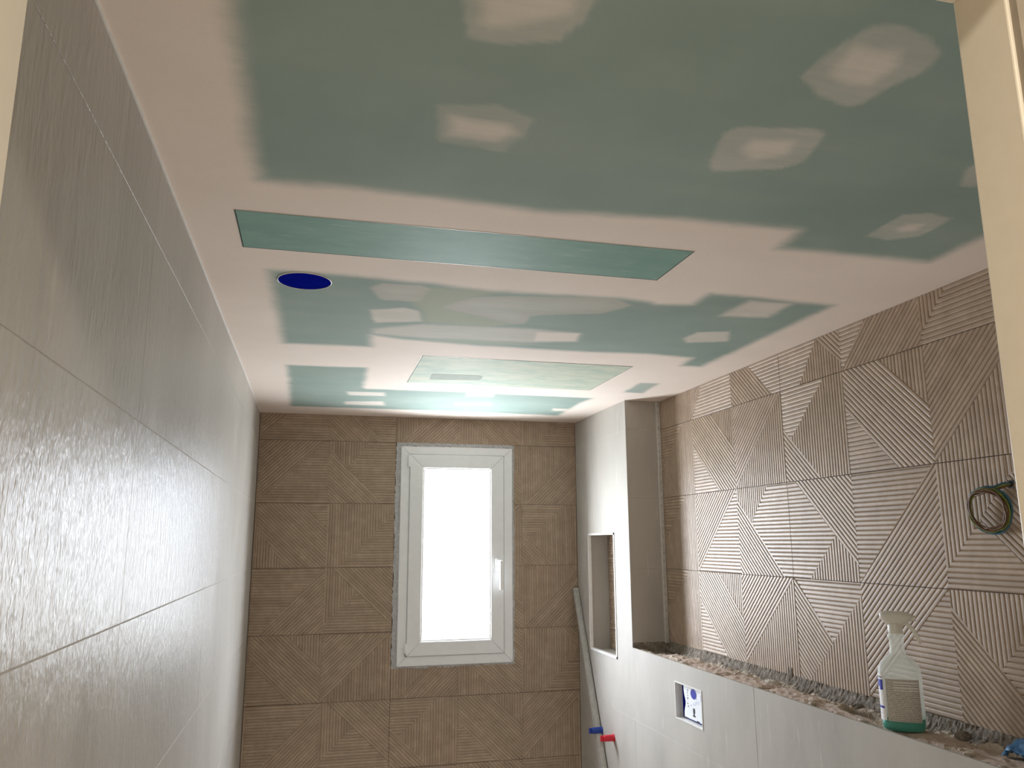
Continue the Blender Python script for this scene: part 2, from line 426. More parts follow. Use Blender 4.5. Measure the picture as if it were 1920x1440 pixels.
# back wall with the window hole
mb = MB()
ha, hb_, hc, hd_ = .677, 1.2375, 1.0495, 2.0860      # clear hole: just under the outer edge of the frame
mb.box(-.15, ha, D + .005, D + .13, 0, HZ).box(hb_, W2 + .15, D + .005, D + .13, 0, HZ)
mb.box(ha, hb_, D + .005, D + .13, 0, hc).box(ha, hb_, D + .005, D + .13, hd_, HZ)
wb = struct(mb.build('wall_back', M['grout_dark']), 'window wall of ribbed wood-look tiles')
A1 = tri((0, .58), (.57, 0), '\\', (.13, .45), (.72, 1), 'H', 'V')
A2 = band((.49, 1), (1, .5), 'V', (0, .62), (.61, 0), 'H', '\\')
A3 = two((0, 0), (1, 1), '/', 'V')
B4 = tri2((.1, 1), (1, .1), '\\', (0, .15), (.6, .75), 'V', 'H')
BACK = {
    0: ([one('H'), two((0, .04), (.36, .42), '/', 'H'), two((.47, .42), (.8, 0), 'H', '\\')],
        [two((.08, 0), (.5, .42), 'V', '/'), two((.1, .42), (.55, 0), '\\', 'V'), two((.2, 0), (.65, .42), 'V', 'H')]),
    1: ([one('H'), two((0, .05), (.95, 1), '/', 'H'), tri((0, .88), (.8, 0), '\\', (.25, .55), (.6, 1), 'V', 'H')],
        [A1, A2, two((0, 0), (1, 1), 'V', '/')]),
    2: ([one('V'), band((.65, 1), (1, .6), 'H', (0, .65), (.43, 0), 'V', '\\'), two((.2, 0), (1, .85), 'V', 'H')], [A2, A3, A1]),
    3: ([one('H'), two((.1, 0), (1, 1), 'H', '/'), B4], [A1, A2, two((0, 0), (1, 1), 'V', '/')]),
    4: ([one('H'), A2, A3], [two((.12, 0), (1, .9), 'V', '/'), two((0, .67), (.57, 0), '\\', 'V'), tri2((.55, 1), (1, .6), '\\', (.33, 0), (1, .72), 'V', 'H')]),
    5: ([one('V'), two((.1, 0), (1, 1), 'H', '/'), B4], [A1, A2, A3]),
    6: ([A1, A2, A3], [two((.1, 0), (1, 1), 'H', '/'), B4, A1]),
    7: ([A1, A2, A3], [A1, A2, A3]),
}
fB = Fr((0, D, 0), (1, 0, 0))
for k, b0, b1 in rows(H, .005):
    lc, rc = BACK[k]; bot = ZJ - k * ROW
    rib_tile(wb, fB, XJ - TW, bot, lc, [(.002, b0, XJ, b1)], 100 + k)
    if k in (1, 2, 3): rr = [(GX1, b0, W - .001, b1)]
    elif k == 4: rr = [(XJ, b0, W - .001, GZ0), (GX1 - 2 * GAP, GZ0 - 2 * GAP, W - .001, b1)]
    else: rr = [(XJ, b0, W - .001, b1)]
    rib_tile(wb, fB, XJ, bot, rc, rr, 200 + k)

# right wall (recessed, above the ledge)
ya, yb_, za, zb = 1.411, 1.429, 1.731, 1.749         # wire hole
mb = MB(); mb.box(W2 + .005, W2 + .15, YF - .13, ya, 0, HZ).box(W2 + .005, W2 + .15, yb_, D + .13, 0, HZ)
mb.box(W2 + .005, W2 + .15, ya, yb_, 0, za).box(W2 + .005, W2 + .15, ya, yb_, zb, HZ).box(W2 + .09, W2 + .15, ya, yb_, za, zb)
wr = struct(mb.build('wall_right', M['grout_dark']), 'recessed wall of brown ribbed wood-look tiles')
RIGHT = {
    0: ([one('V'), two((0, 0), (.28, .42), '/', 'H'), two((.4, .42), (.85, 0), 'H', '\\')],
        [tri2((.34, 0), (.65, .42), 'H', (.65, .42), (1, .09), '\\', 'V'), two((0, 0), (.36, .42), 'H', '/'),
         tri2((0, .1), (.3, .42), 'V', (.72, .42), (1, .14), '\\', 'H')]),
    1: ([A1, A2, A3], [A1, A2, A3]),
    2: ([A1, two((0, 0), (1, 1), '/', 'H'), tri((0, .88), (.86, 0), '\\', (.3, .6), (.64, 1), 'V', 'H')],
        [tri2((.14, 1), (1, .15), '\\', (.28, 0), (.7, .42), 'H', 'V'), two((0, 0), (.97, 1), 'H', '/'),
         tri2((0, .15), (.8, 1), 'V', (.38, .52), (.9, 0), '\\', 'H')]),
    3: ([A1, A2, A3],
        [tri((.15, 0), (1, .88), 'V', (.02, 1), (.95, 0), 'H', '\\'), two((0, 0), (1, 1), '/', 'H'),
         tri((0, .87), (.82, 0), '\\', (.4, .45), (.9, 1), 'V', 'H')]),
}
Y0 = 2.2678                                  # strong vertical joint on the right wall
fR = Fr((W2, Y0, 0), (0, -1, 0))             # a = Y0 - y
for k, b0, b1 in rows(H, 1.2049):
    if k > 3: continue
    bot = ZJ - k * ROW; lc, rc = RIGHT[k]
    rib_tile(wr, fR, -TW, bot, lc, [(-(YP - Y0) + .001, b0, 0, b1)], 300 + k)
    if b0 < za and zb < b1:                  # tile drilled for the wires
        h0, h1, o2 = Y0 - yb_, Y0 - ya, 2 * GAP
        rr = [(0, b0, h0 + GAP, b1), (h1 - GAP, b0, TW, b1), (h0 - GAP, b0, h1 + GAP, za + GAP), (h0 - GAP, zb - GAP, h1 + GAP, b1)]
    else: rr = [(0, b0, TW, b1)]
    rib_tile(wr, fR, 0, bot, rc, rr, 400 + k)
    rib_tile(wr, fR, TW, bot, lc, [(TW, b0, Y0 - YF - .001, b1)], 500 + k)

# pillar and half wall: the core, then the tiles
NY0, NY1, NZ0, NZ1, NDEP = 3.383, 3.735, 1.117, 1.659, .100     # niche
FY0, FY1, FZ0, FZ1 = 2.606, 2.816, .990, 1.118                   # flush box
c = .0011
mb = MB()
mb.box(W + c, W2 + .004, YP + c, NY0 - .006, 0, H).box(W + c, W2 + .004, NY1 + .006, D + .004, 0, H)
mb.box(W + c, W2 + .004, NY0 - .006, NY1 + .006, 0, NZ0 - .006).box(W + c, W2 + .004, NY0 - .006, NY1 + .006, NZ1 + .006, H)
mb.box(W + NDEP + .006, W2 + .004, NY0 - .006, NY1 + .006, NZ0 - .006, NZ1 + .006)
wp = struct(mb.build('wall_pillar', M['grout']), 'boxed-out pillar clad in pale stone-look tiles')
mb = MB(); zc = ZL - .150
mb.box(W + c, W2 + .004, YF, FY0 - .004, 0, zc).box(W + c, W2 + .004, FY1 + .004, YP + c, 0, zc)
mb.box(W + c, W2 + .004, FY0 - .004, FY1 + .004, 0, FZ0 - .004)
mb.box(W + .075, W2 + .004, FY0 - .004, FY1 + .004, FZ0 - .004, zc)
wh = struct(mb.build('wall_half', M['grout']), 'half-height wall of pale tiles with an unfinished brick ledge on top')
fW = Fr((W, 0, 0), (0, -1, 0))               # a = -y
g = .0007
def ytile(parent, y0, y1, b0, b1, hole=None):
    if hole and hole[0] < y1 and hole[1] > y0 and hole[2] < b1 and hole[3] > b0:
        h0, h1, z0, z1 = max(hole[0], y0), min(hole[1], y1), max(hole[2], b0), min(hole[3], b1); rr = []
        if h0 > y0: rr.append((-h0, b0, -y0, b1))
        if y1 > h1: rr.append((-y1, b0, -h1, b1))
        if z0 > b0: rr.append((-h1, b0, -h0, z0))
        if b1 > z1: rr.append((-h1, z1, -h0, b1))
    else: rr = [(-y1, b0, -y0, b1)]
    return flat_tile(parent, fW, rr, M['stone_right'])
for k, b0, b1 in rows(H, .005):
    ytile(wp, YP + .0005, D - .009, b0 + g, b1 - (g if k else 0), (NY0, NY1, NZ0, NZ1))
fS = Fr((W, YP, 0), (1, 0, 0))
for k, b0, b1 in rows(H, 1.2049):
    flat_tile(wp, fS, [(.0005, b0 + g, .146, b1 - (g if k else 0))], M['stone_right'])
for y0, y1 in ((2.266, YP), (1.3104, 2.266), (YF, 1.3104)):
    for k, b0, b1 in rows(H, .005):
        if b0 >= ZL - .001: continue
        ytile(wh, y0 + g, y1 - (g if y1 != YP else 0), b0 + g, min(b1 - g, ZL), (FY0, FY1, FZ0, FZ1))
# niche lining
mb = MB(); x0, x1 = W + .003, W + NDEP
mb.box(x0, x1 + .005, NY1, NY1 + .006, NZ0 - .006, NZ1 + .006).box(x0, x1 + .005, NY0 - .006, NY0, NZ0 - .006, NZ1 + .006)
mb.box(x0, x1 + .005, NY0, NY1, NZ0 - .006, NZ0).box(x0, x1 + .005, NY0, NY1, NZ1, NZ1 + .006)
mb.build('niche_lining', M['stone_right'], wp)
fN = Fr((W + NDEP, NY1, 0), (0, -1, 0))
for b0, b1 in ((1.505, NZ1), (1.205, 1.505), (NZ0, 1.205)):
    o = rib_tile(wp, fN, 0, b0, [one('H'), one('V')], [(0, b0, NY1 - NY0, b1)], 61)
mb = MB(); t = .009                                                  # white edge trim round the niche
mb.box(W - .003, W + .012, NY0, NY0 + t, NZ0, NZ1).box(W - .003, W + .012, NY1 - t, NY1, NZ0, NZ1)
mb.box(W - .003, W + .012, NY0, NY1, NZ0, NZ0 + t).box(W - .003, W + .012, NY0, NY1, NZ1 - t, NZ1)
mb.build('niche_trim', M['trimwhite'], wp)
# perforated profile in the corner between pillar and ribbed wall
mb = MB(); z = 1.2005; fT = Fr((0, YP, 0), (1, 0, 0)); xa, xb = 1.7285, 1.7470
slab(mb, fT, (xa, z, xa + .005, H), -.006, .006); slab(mb, fT, (xb - .006, z, xb, H), -.006, .0015)
while z < H - .03:
    slab(mb, fT, (xa + .006, z, xb - .006, z + .022), -.006, .0015); z += .034
tr1 = struct(mb.build('trim_1', M['trimalu']), 'perforated metal tile trim in the corner beside the pillar')

# ------------------------------------------------------------------ ceiling with skimmed boards
CE = {
 'field1': [(.149, .40), (.148, .995), (.15, 1.326), (.29, 1.32), (.602, 1.333), (.645, 1.338), (.939, 1.312), (1.192, 1.306), (1.209, 1.405), (1.443, 1.402), (1.585, 1.404), (1.59, .40)],
 'field2': [(.145, 1.801), (.285, 1.793), (.52, 1.808), (.666, 1.833), (1.011, 1.814), (1.1, 1.83), (1.12, 1.845), (1.218, 1.826), (1.214, 1.725), (1.339, 1.729), (1.585, 1.745), (1.591, 2.118), (1.591, 2.509), (1.518, 2.508), (1.5, 2.388), (1.336, 2.37), (1.118, 2.385), (.758, 2.383), (.514, 2.359), (.413, 2.331), (.423, 2.476), (.153, 2.488)],
 'field3': [(.156, 2.809), (.432, 2.79), (.442, 3.159), (.452, 3.188), (.692, 3.181), (.868, 3.175), (1.423, 3.192), (1.412, 3.332), (1.421, 3.683), (.858, 3.668), (.146, 3.682)],
 'small': [(1.506, 3.032), (1.593, 3.037), (1.574, 2.824), (1.497, 2.833)],
 'P1o': [(.404, .784), (.43, .86), (.484, .858), (.541, .838), (.559, .789), (.557, .70), (.40, .70)], 'P1i': [(.421, .78), (.433, .83), (.453, .839), (.507, .817), (.546, .79), (.536, .73), (.43, .73)],
 'P2o': [(.414, 1.019), (.498, 1.0), (.562, 1.028), (.56, 1.053), (.54, 1.129), (.499, 1.127), (.432, 1.125)], 'P2i': [(.435, 1.038), (.53, 1.044), (.549, 1.074), (.52, 1.104), (.439, 1.107)],
 'P3o': [(.878, .839), (.885, .773), (.901, .722), (.936, .713), (.987, .724), (1.024, .747), (1.033, .773), (1.017, .828), (1.004, .877), (.99, .885), (.93, .871)], 'P3i': [(.908, .828), (.9, .754), (.976, .751), (.996, .782), (.994, .838), (.953, .847)],
 'P4o': [(.886, 1.102), (.867, 1.05), (.853, .996), (.863, .977), (.979, .949), (1.006, .959), (1.03, 1.048), (1.007, 1.079), (.898, 1.115)], 'P4i': [(.897, 1.037), (.905, .997), (.977, .983), (.997, 1.037), (.94, 1.073)],
 'P5o': [(1.345, 1.306), (1.34, 1.192), (1.389, 1.175), (1.451, 1.189), (1.453, 1.28), (1.402, 1.312)], 'P5i': [(1.372, 1.261), (1.378, 1.227), (1.419, 1.213), (1.428, 1.267), (1.396, 1.279)],
 'P6o': [(1.343, 1.058), (1.311, 1.007), (1.313, .99), (1.36, .96), (1.43, 1.0), (1.40, 1.056), (1.355, 1.064)], 'P6i': [(1.355, 1.04), (1.345, 1.0), (1.40, .99), (1.39, 1.04)],
 'f2a': [(.378, 1.875), (.406, 1.835), (.497, 1.83), (.525, 1.854), (.508, 1.959), (.417, 1.971)], 'f2b': [(.391, 2.064), (.477, 2.025), (.519, 2.045), (.544, 2.146), (.412, 2.188)],
 'knife': [(.573, 1.998), (.626, 1.904), (.727, 1.862), (.995, 1.818), (1.063, 1.868), (1.012, 1.955), (.826, 2.019), (.829, 2.102), (.795, 2.114)],
 'strip': [(.411, 2.257), (.542, 2.173), (.862, 2.153), (1.023, 2.164), (1.043, 2.264), (.906, 2.314), (.575, 2.327), (.421, 2.316)],
 'pink': [(.884, 2.184), (1.023, 2.164), (1.043, 2.264), (.908, 2.295)],
 'yel1': [(.492, 1.963), (.524, 1.84), (.709, 1.831), (.65, 1.889), (.58, 1.991), (.803, 2.119), (.737, 2.158), (.552, 2.155), (.525, 2.043)],
 'yel2': [(.56, 2.335), (.80, 2.325), (1.0, 2.33), (.8, 2.36), (.6, 2.365)],
 'r1': [(1.337, 1.904), (1.345, 1.754), (1.472, 1.753), (1.476, 1.887)], 'r2': [(1.351, 2.154), (1.359, 2.077), (1.448, 2.047), (1.504, 2.158), (1.387, 2.205)],
 'f3a': [(.379, 3.266), (.534, 3.25), (.546, 3.337), (.391, 3.346)], 'f3b': [(.38, 3.506), (.543, 3.469), (.564, 3.577), (.383, 3.589)],
 'f3c': [(.872, 3.174), (.985, 3.174), (.994, 3.257), (.88, 3.262)], 'f3d': [(.867, 3.425), (1.014, 3.392), (1.034, 3.479), (.88, 3.496)], 'f3e': [(1.338, 3.483), (1.433, 3.487), (1.433, 3.549), (1.35, 3.555)],
}
def sdf(poly, X, Y):                         # negative inside
    P = np.array(poly); d = np.full(X.shape, 1e9); ins = np.zeros(X.shape, bool)
    for i in range(len(P)):
        a, b = P[i], P[(i + 1) % len(P)]; e = b - a
        t = np.clip(((X - a[0]) * e[0] + (Y - a[1]) * e[1]) / (e @ e), 0, 1)
        d = np.minimum(d, np.hypot(X - a[0] - t * e[0], Y - a[1] - t * e[1]))
        c = (a[1] > Y) != (b[1] > Y)
        with np.errstate(divide='ignore', invalid='ignore'):
            ins ^= c & (X < (b[0] - a[0]) * (Y - a[1]) / (b[1] - a[1] + 1e-12) + a[0])
    return np.where(ins, -d, d)
def sm(d, s): t = np.clip((s - d) / (2 * s), 0, 1); return t * t * (3 - 2 * t)
rs = np.random.RandomState(3)
def vnoise(X, Y, sx, sy):
    g = rs.rand(600, 600); u, v = X / sx + 7.3, Y / sy + 3.1; i, j = np.floor(u).astype(int), np.floor(v).astype(int); u, v = u - i, v - j
    u, v = u * u * (3 - 2 * u), v * v * (3 - 2 * v); i %= 599; j %= 599
    return (g[i, j] * (1 - u) + g[i + 1, j] * u) * (1 - v) + (g[i, j + 1] * (1 - u) + g[i + 1, j + 1] * u) * v - .5
HATCH = [(.101, 1.4676, 1.0385, 1.6576), (.6008, 2.5610, 1.3500, 3.0160)]
def axis(lo, hi, step, cuts):
    s = sorted(set([lo, hi] + cuts)); out = []
    for a, b in zip(s, s[1:]):
        n = max(1, int(round((b - a) / step))); out += list(np.linspace(a, b, n, endpoint=False))
    return np.array(out + [hi])
gp = .0022
xs = axis(0, W2 + .004, .0075, [h[0] - gp for h in HATCH] + [h[2] + gp for h in HATCH])
ys = axis(YF - .002, D + .004, .0075, [h[1] - gp for h in HATCH] + [h[3] + gp for h in HATCH])
X, Y = np.meshgrid(xs, ys, indexing='ij')
wx = X + .005 * vnoise(X, Y, .05, .05) + .004 * vnoise(X, Y, .015, .015); wy = Y + .005 * vnoise(X, Y, .06, .05) + .004 * vnoise(X, Y, .02, .015)
green = np.maximum.reduce([sm(sdf(CE['field1'], wx, wy), .026), sm(sdf(CE['field2'], wx, wy), .024), sm(sdf(CE['field3'], wx, wy), .018), .8 * sm(sdf(CE['small'], wx, wy), .014)])
fill = 1 - green
def patch(nm, amt, soft):
    global fill
    fill = np.maximum(fill, amt * sm(sdf(CE[nm], wx, wy), soft))
for i in range(1, 7): patch('P%do' % i, .34 if i != 2 else .22, .005); patch('P%di' % i, .72, .022)
patch('f2a', .42, .008); patch('f2b', .62, .008); patch('knife', .38, .006); patch('strip', .5, .02); patch('pink', .85, .012)
patch('r1', .7, .02); patch('r2', .62, .01)
for nm in ('f3a', 'f3b', 'f3c', 'f3d', 'f3e'): patch(nm, .72, .012)
fill = np.clip(fill + .10 * vnoise(X, Y, .12, .05) * (fill < .99), 0, 1)
yel = np.clip(.45 * sm(sdf(CE['yel1'], wx, wy), .02) + .35 * sm(sdf(CE['yel2'], wx, wy), .012), 0, 1)
gry = np.clip(.38 * (sm(sdf(CE['knife'], wx, wy), .005) - sm(sdf(CE['knife'], wx, wy) + .035, .03)) + .25 * (sm(sdf(CE['f2a'], wx, wy), .006) - sm(sdf(CE['f2a'], wx, wy) + .03, .02)), 0, 1)
yel *= 1 - sm(sdf(CE['knife'], wx, wy), .006)
nx, ny = len(xs), len(ys); nv = nx * ny
idx = np.arange(nv).reshape(nx, ny); quad = np.stack([idx[:-1, :-1], idx[:-1, 1:], idx[1:, 1:], idx[1:, :-1]], -1)
cxm = (X[:-1, :-1] + X[1:, 1:]) / 2; cym = (Y[:-1, :-1] + Y[1:, 1:]) / 2; keep = np.ones(cxm.shape, bool)
for h in HATCH: keep &= ~((cxm > h[0] - gp) & (cxm < h[2] + gp) & (cym > h[1] - gp) & (cym < h[3] + gp))
quad = quad[keep]
verts = np.stack([X, Y, np.full(X.shape, H)], -1).reshape(-1, 3)
bx_ = MB().box(-.15, W2 + .15, YF - .13, D + .13, H + .03, HZ + .05)
nq = len(quad); allv = np.concatenate([verts, np.array(bx_.v)]); fb = np.array(bx_.f) + nv
me = bpy.data.meshes.new('ceiling'); me.from_pydata(allv.tolist(), [], quad.tolist() + fb.tolist()); me.materials.append(M['ceil'])
at = me.attributes.new('mask', 'FLOAT_COLOR', 'POINT')
colr = np.zeros((len(allv), 4)); colr[:, 3] = 1; colr[:nv, 0] = fill.ravel(); colr[:nv, 1] = yel.ravel(); colr[:nv, 2] = gry.ravel()
at.data.foreach_set('color', colr.ravel().tolist()); me.update()
ceil = bpy.data.objects.new('ceiling', me); COL.objects.link(ceil)
struct(ceil, 'green plasterboard ceiling with pinkish filler bands and patches')

struct(MB().box(.0, .0028, YF, D, H - .0035, H + .001).build('trim_2', M['trimwhite']), 'thin white line between the left wall and the ceiling')  # narrow white strip along the top edge of the left wall

# access hatches set flush in the ceiling
def hatch(r, mat, label, zoff):
    e = empty('access_hatch', ((r[0] + r[2]) / 2, (r[1] + r[3]) / 2, H)); hw, hd = (r[2] - r[0]) / 2, (r[3] - r[1]) / 2
    tag(e, label, 'access hatch')
    MB().box(-hw, hw, -hd, hd, zoff, .012).build('panel', mat, e)
    mb = MB(); o = gp + .001
    mb.box(-hw - o, hw + o, -hd - o, -hd - gp, -.0008, .016).box(-hw - o, hw + o, hd + gp, hd + o, -.0008, .016)
    mb.box(-hw - o, -hw - gp, -hd - o, hd + o, -.0008, .016).box(hw + gp, hw + o, -hd - o, hd + o, -.0008, .016)
    mb.build('frame', M['panel_frame'], e)
    MB().box(-hw - .006, hw + .006, -hd - .006, hd + .006, .013, .017).build('backing', M['hatch_back'], e)
    return e
hatch(HATCH[0], M['panel_green'], 'long narrow bare green ceiling hatch near the big filler patches', -.0006)
h2 = hatch(HATCH[1], M['panel_pale'], 'wide pale half-skimmed ceiling hatch near the window wall', -.0010)
mb = MB(); sx, sy = (HATCH[1][0] + HATCH[1][2]) / 2, (HATCH[1][1] + HATCH[1][3]) / 2
P = [(.670, 2.842), (.678, 2.835), (.850, 2.826), (.866, 2.85), (.868, 2.912), (.84, 2.922), (.684, 2.944), (.676, 2.935)]
lo = [(x - sx, y - sy, -.0014) for x, y in P]; hi = [(x, y, .002) for x, y, _ in lo]
mb.poly(lo); mb.poly(hi[::-1])
for i in range(len(P)): j = (i + 1) % len(P); mb.poly([lo[i], hi[i], hi[j], lo[j]])
mb.build('skim_patch', M['panel_patch'], h2, fix=True)

# round opening with blue film
e = tag(empty('ceiling_vent', (.2235, 1.858, H)), 'round ceiling opening covered with dark blue film', 'ceiling vent')
N = 48
def circ(r, z, n=N): return [(r * math.cos(2 * math.pi * i / n), r * math.sin(2 * math.pi * i / n), z) for i in range(n)]
MB().rings([circ(.0615, -.0012)[::-1], circ(.0615, .004)[::-1]]).build('film', M['bluefilm'], e, fix=True)
mb = MB(); mb.rings([circ(.0612, .003), circ(.0612, -.0018), circ(.0620, -.0024), circ(.0630, -.0018), circ(.0634, .001)], False, False)
mb.build('ring', M['whitepl'], e, True, fix=True)

# ------------------------------------------------------------------ door wall and hall
OX0, OX1, OZ = .0785, .7955, 2.083
mb = MB()
mb.box(0, OX0 - .022, YH, YF, 0, HZ).box(OX1 + .022, W2 + .005, YH, YF, 0, HZ).box(OX0 - .022, OX1 + .022, YH, YF, OZ + .022, HZ)
mb.box(HX0, 0, YH, YF - .001, 0, HZ).box(W2 + .005, HX1, YH, YF - .001, 0, HZ)
struct(mb.build('wall_front', M['plaster']), 'plastered wall with the doorway')
d1 = struct(empty('door_1', ((OX0 + OX1) / 2, YF - .06, 0)), 'cream door lining without its door')
hw = (OX1 - OX0) / 2; ox, oy = (OX0 + OX1) / 2, YF - .06
yr = .4519 - oy; ye = YH - oy; yb = YF - oy; st = .012
for s in (-1, 1):
    mb = MB()
    def bx(x0, x1, y0, y1, z0, z1): a, b = sorted((s * x0, s * x1)); mb.box(a, b, y0, y1, z0, z1)
    bx(hw, hw + .024, yr, yb + .002, 0, OZ + .024); bx(hw + st, hw + .024, ye - .002, yr, 0, OZ + .024)
    j = bevel(mb.build('jamb', M['lacquer'], d1), .0015)
    mb = MB(); bx(hw + .0035, hw + st + .001, yr - .0065, yr + .001, 0, OZ + .003); mb.build('seal', M['seal'], d1)
    mb = MB(); bx(hw + .010, hw + .075, ye - .014, ye + .0005, 0, OZ + .075); bevel(mb.build('casing', M['lacquer'], d1), .003)
mb = MB(); mb.box(-hw, hw, yr, yb + .002, OZ, OZ + .024).box(-hw - .0115, hw + .0115, ye - .002, yr, OZ + st, OZ + .024)
bevel(mb.build('head', M['lacquer'], d1), .0015)
MB().box(-hw - .01, hw + .01, yr - .0065, yr + .001, OZ + .0035, OZ + st + .001).build('seal', M['seal'], d1)
bevel(MB().box(-hw - .0095, hw + .0095, ye - .014, ye + .0005, OZ + .010, OZ + .075).build('casing', M['lacquer'], d1), .003)
struct(MB().box(HX0 - .1, HX0, HY0, YH + .13, 0, HZ).build('wall_hall_left', M['hallwall']), 'hall wall')
struct(MB().box(HX1, HX1 + .1, HY0, YH + .13, 0, HZ).build('wall_hall_right', M['hallwall']), 'hall wall')
struct(MB().box(HX0 - .1, HX1 + .1, HY0 - .1, HY0, 0, HZ).build('wall_hall_back', M['hallwall']), 'hall wall behind the doorway')
struct(MB().box(HX0 - .1, HX1 + .1, HY0 - .1, YF - .131, HZ, HZ + .05).build('ceiling_hall', M['hallwall']), 'hall ceiling')
# ------------------------------------------------------------------ window
w1 = struct(empty('window_1', ((GX0 + GX1) / 2, D, GZ0)), 'white upvc window with one tilt-and-turn sash and rough unfinished edges')
wx0, wz0 = (GX0 + GX1) / 2, GZ0
def wbox(name, mat, rects, y0, y1, bev=.003, parent=None, off=None):
    mb = MB(); off = off or (0, 0, 0)
    for x0, x1, z0, z1 in rects: mb.box(x0 - wx0 - off[0], x1 - wx0 - off[0], y0 - D - off[1], y1 - D - off[1], z0 - wz0 - off[2], z1 - wz0 - off[2])
    o = mb.build(name, mat, parent or w1)
    if bev: bevel(o, bev)
    return o
def ring(x0, x1, z0, z1, t): return [(x0, x1, z0, z0 + t), (x0, x1, z1 - t, z1), (x0, x0 + t, z0 + t, z1 - t), (x1 - t, x1, z0 + t, z1 - t)]
FX0, FX1, FZA, FZB = .675, 1.2395, 1.0475, 2.0880
SX0, SX1, SZ0, SZ1 = .7195, 1.1940, 1.0920, 2.0475
def mitre(name, mat, x0, x1, z0, z1, t, y0, y1, bev=.003, parent=None):     # four mitred bars, each its own piece
    a = [(x0, z0), (x1, z0), (x1, z1), (x0, z1)]; b = [(x0 + t, z0 + t), (x1 - t, z0 + t), (x1 - t, z1 - t), (x0 + t, z1 - t)]
    for i in range(4):
        j = (i + 1) % 4; q = [a[i], a[j], b[j], b[i]]; mb = MB()
        f = [(x - wx0, y0 - D, z - wz0) for x, z in q]; k = [(x - wx0, y1 - D, z - wz0) for x, z in q]
        mb.poly(f); mb.poly(k[::-1])
        for m_ in range(4): n_ = (m_ + 1) % 4; mb.poly([f[m_], k[m_], k[n_], f[n_]])
        o = mb.build(name, mat, parent or w1, fix=True); bevel(o, bev)
mitre('frame_bar', M['upvc'], FX0, FX1, FZA, FZB, .052, D - .006, D + .062, .004)
mitre('sash_bar', M['upvc'], SX0, SX1, SZ0, SZ1, .0665, D - .013, D + .045, .005)
mitre('glazing_bead', M['bead'], PX0 - .006, PX1 + .006, PZ0 - .006, PZ1 + .006, .014, D - .008, D + .006, .006)
wbox('gasket', M['gasket'], ring(PX0 + .009, PX1 - .009, PZ0 + .009, PZ1 - .009, .0016), D + .002, D + .007, 0)
wbox('sash_gap', M['gap_grey'], ring(SX0 - .0022, SX1 + .0022, SZ0 - .0022, SZ1 + .0022, .0026), D - .0075, D + .02, 0)
wbox('pane', M['glass'], [(PX0 - .004, PX1 + .004, PZ0 - .004, PZ1 + .004)], D + .006, D + .010, 0)
wbox('hinge', M['upvc'], [(.7085, .7215, 1.985, 2.045)], D - .020, D - .004, .003)
wbox('hinge', M['upvc'], [(.7085, .7235, 1.098, 1.150)], D - .020, D - .004, .003)
wbox('hinge_pin', M['gasket'], [(.7100, .7155, 1.094, 1.108)], D - .0225, D - .0195, .001)
hd = wbox('handle', M['upvc'], [(1.1480, 1.1830, 1.478, 1.540)], D - .029, D - .016, .005)
wbox('handle_lever', M['bead'], [(1.1570, 1.1740, 1.512, 1.532)], D - .058, D - .027, .004, hd)
wbox('handle_lever', M['bead'], [(1.1600, 1.1790, 1.392, 1.532)], D - .070, D - .056, .005, hd)
# rough plaster left round the frame
def ragged(x0, x1, z0, z1, seed):
    rg = random.Random(seed); mb = MB(); lng = (z1 - z0) > (x1 - x0); n = int(max(z1 - z0, x1 - x0) / .012)
    rows_ = []
    for i in range(n + 1):
        t = i / n
        e0, e1 = rg.uniform(-.0035, .0035), rg.uniform(-.001, .001)
        if lng: q = [(x0 + e0, z0 + (z1 - z0) * t), ((x0 + x1) / 2, z0 + (z1 - z0) * t), (x1 + e1, z0 + (z1 - z0) * t)]
        else: q = [(x0 + (x1 - x0) * t, z0 + e0), (x0 + (x1 - x0) * t, (z0 + z1) / 2), (x0 + (x1 - x0) * t, z1 + e1)]
        rows_.append([(a - wx0, rg.uniform(-.0030, .0035), b - wz0) for a, b in q])
    for r0, r1 in zip(rows_, rows_[1:]):
        for k in range(2):
            f = [r0[k], r0[k + 1], r1[k + 1], r1[k]]
            mb.poly(f if lng else f[::-1])
    return mb.build('plaster_edge', M['rawplaster'], w1)
ragged(GX0 - .004, FX0 + .002, GZ0 - .002, GZ1 - .002, 1); ragged(FX1 - .002, GX1 + .003, GZ0 - .002, GZ1 - .002, 2)
ragged(GX0, GX1, FZB - .001, GZ1 + .001, 3); ragged(GX0, GX1, GZ0 - .003, FZA + .001, 4)

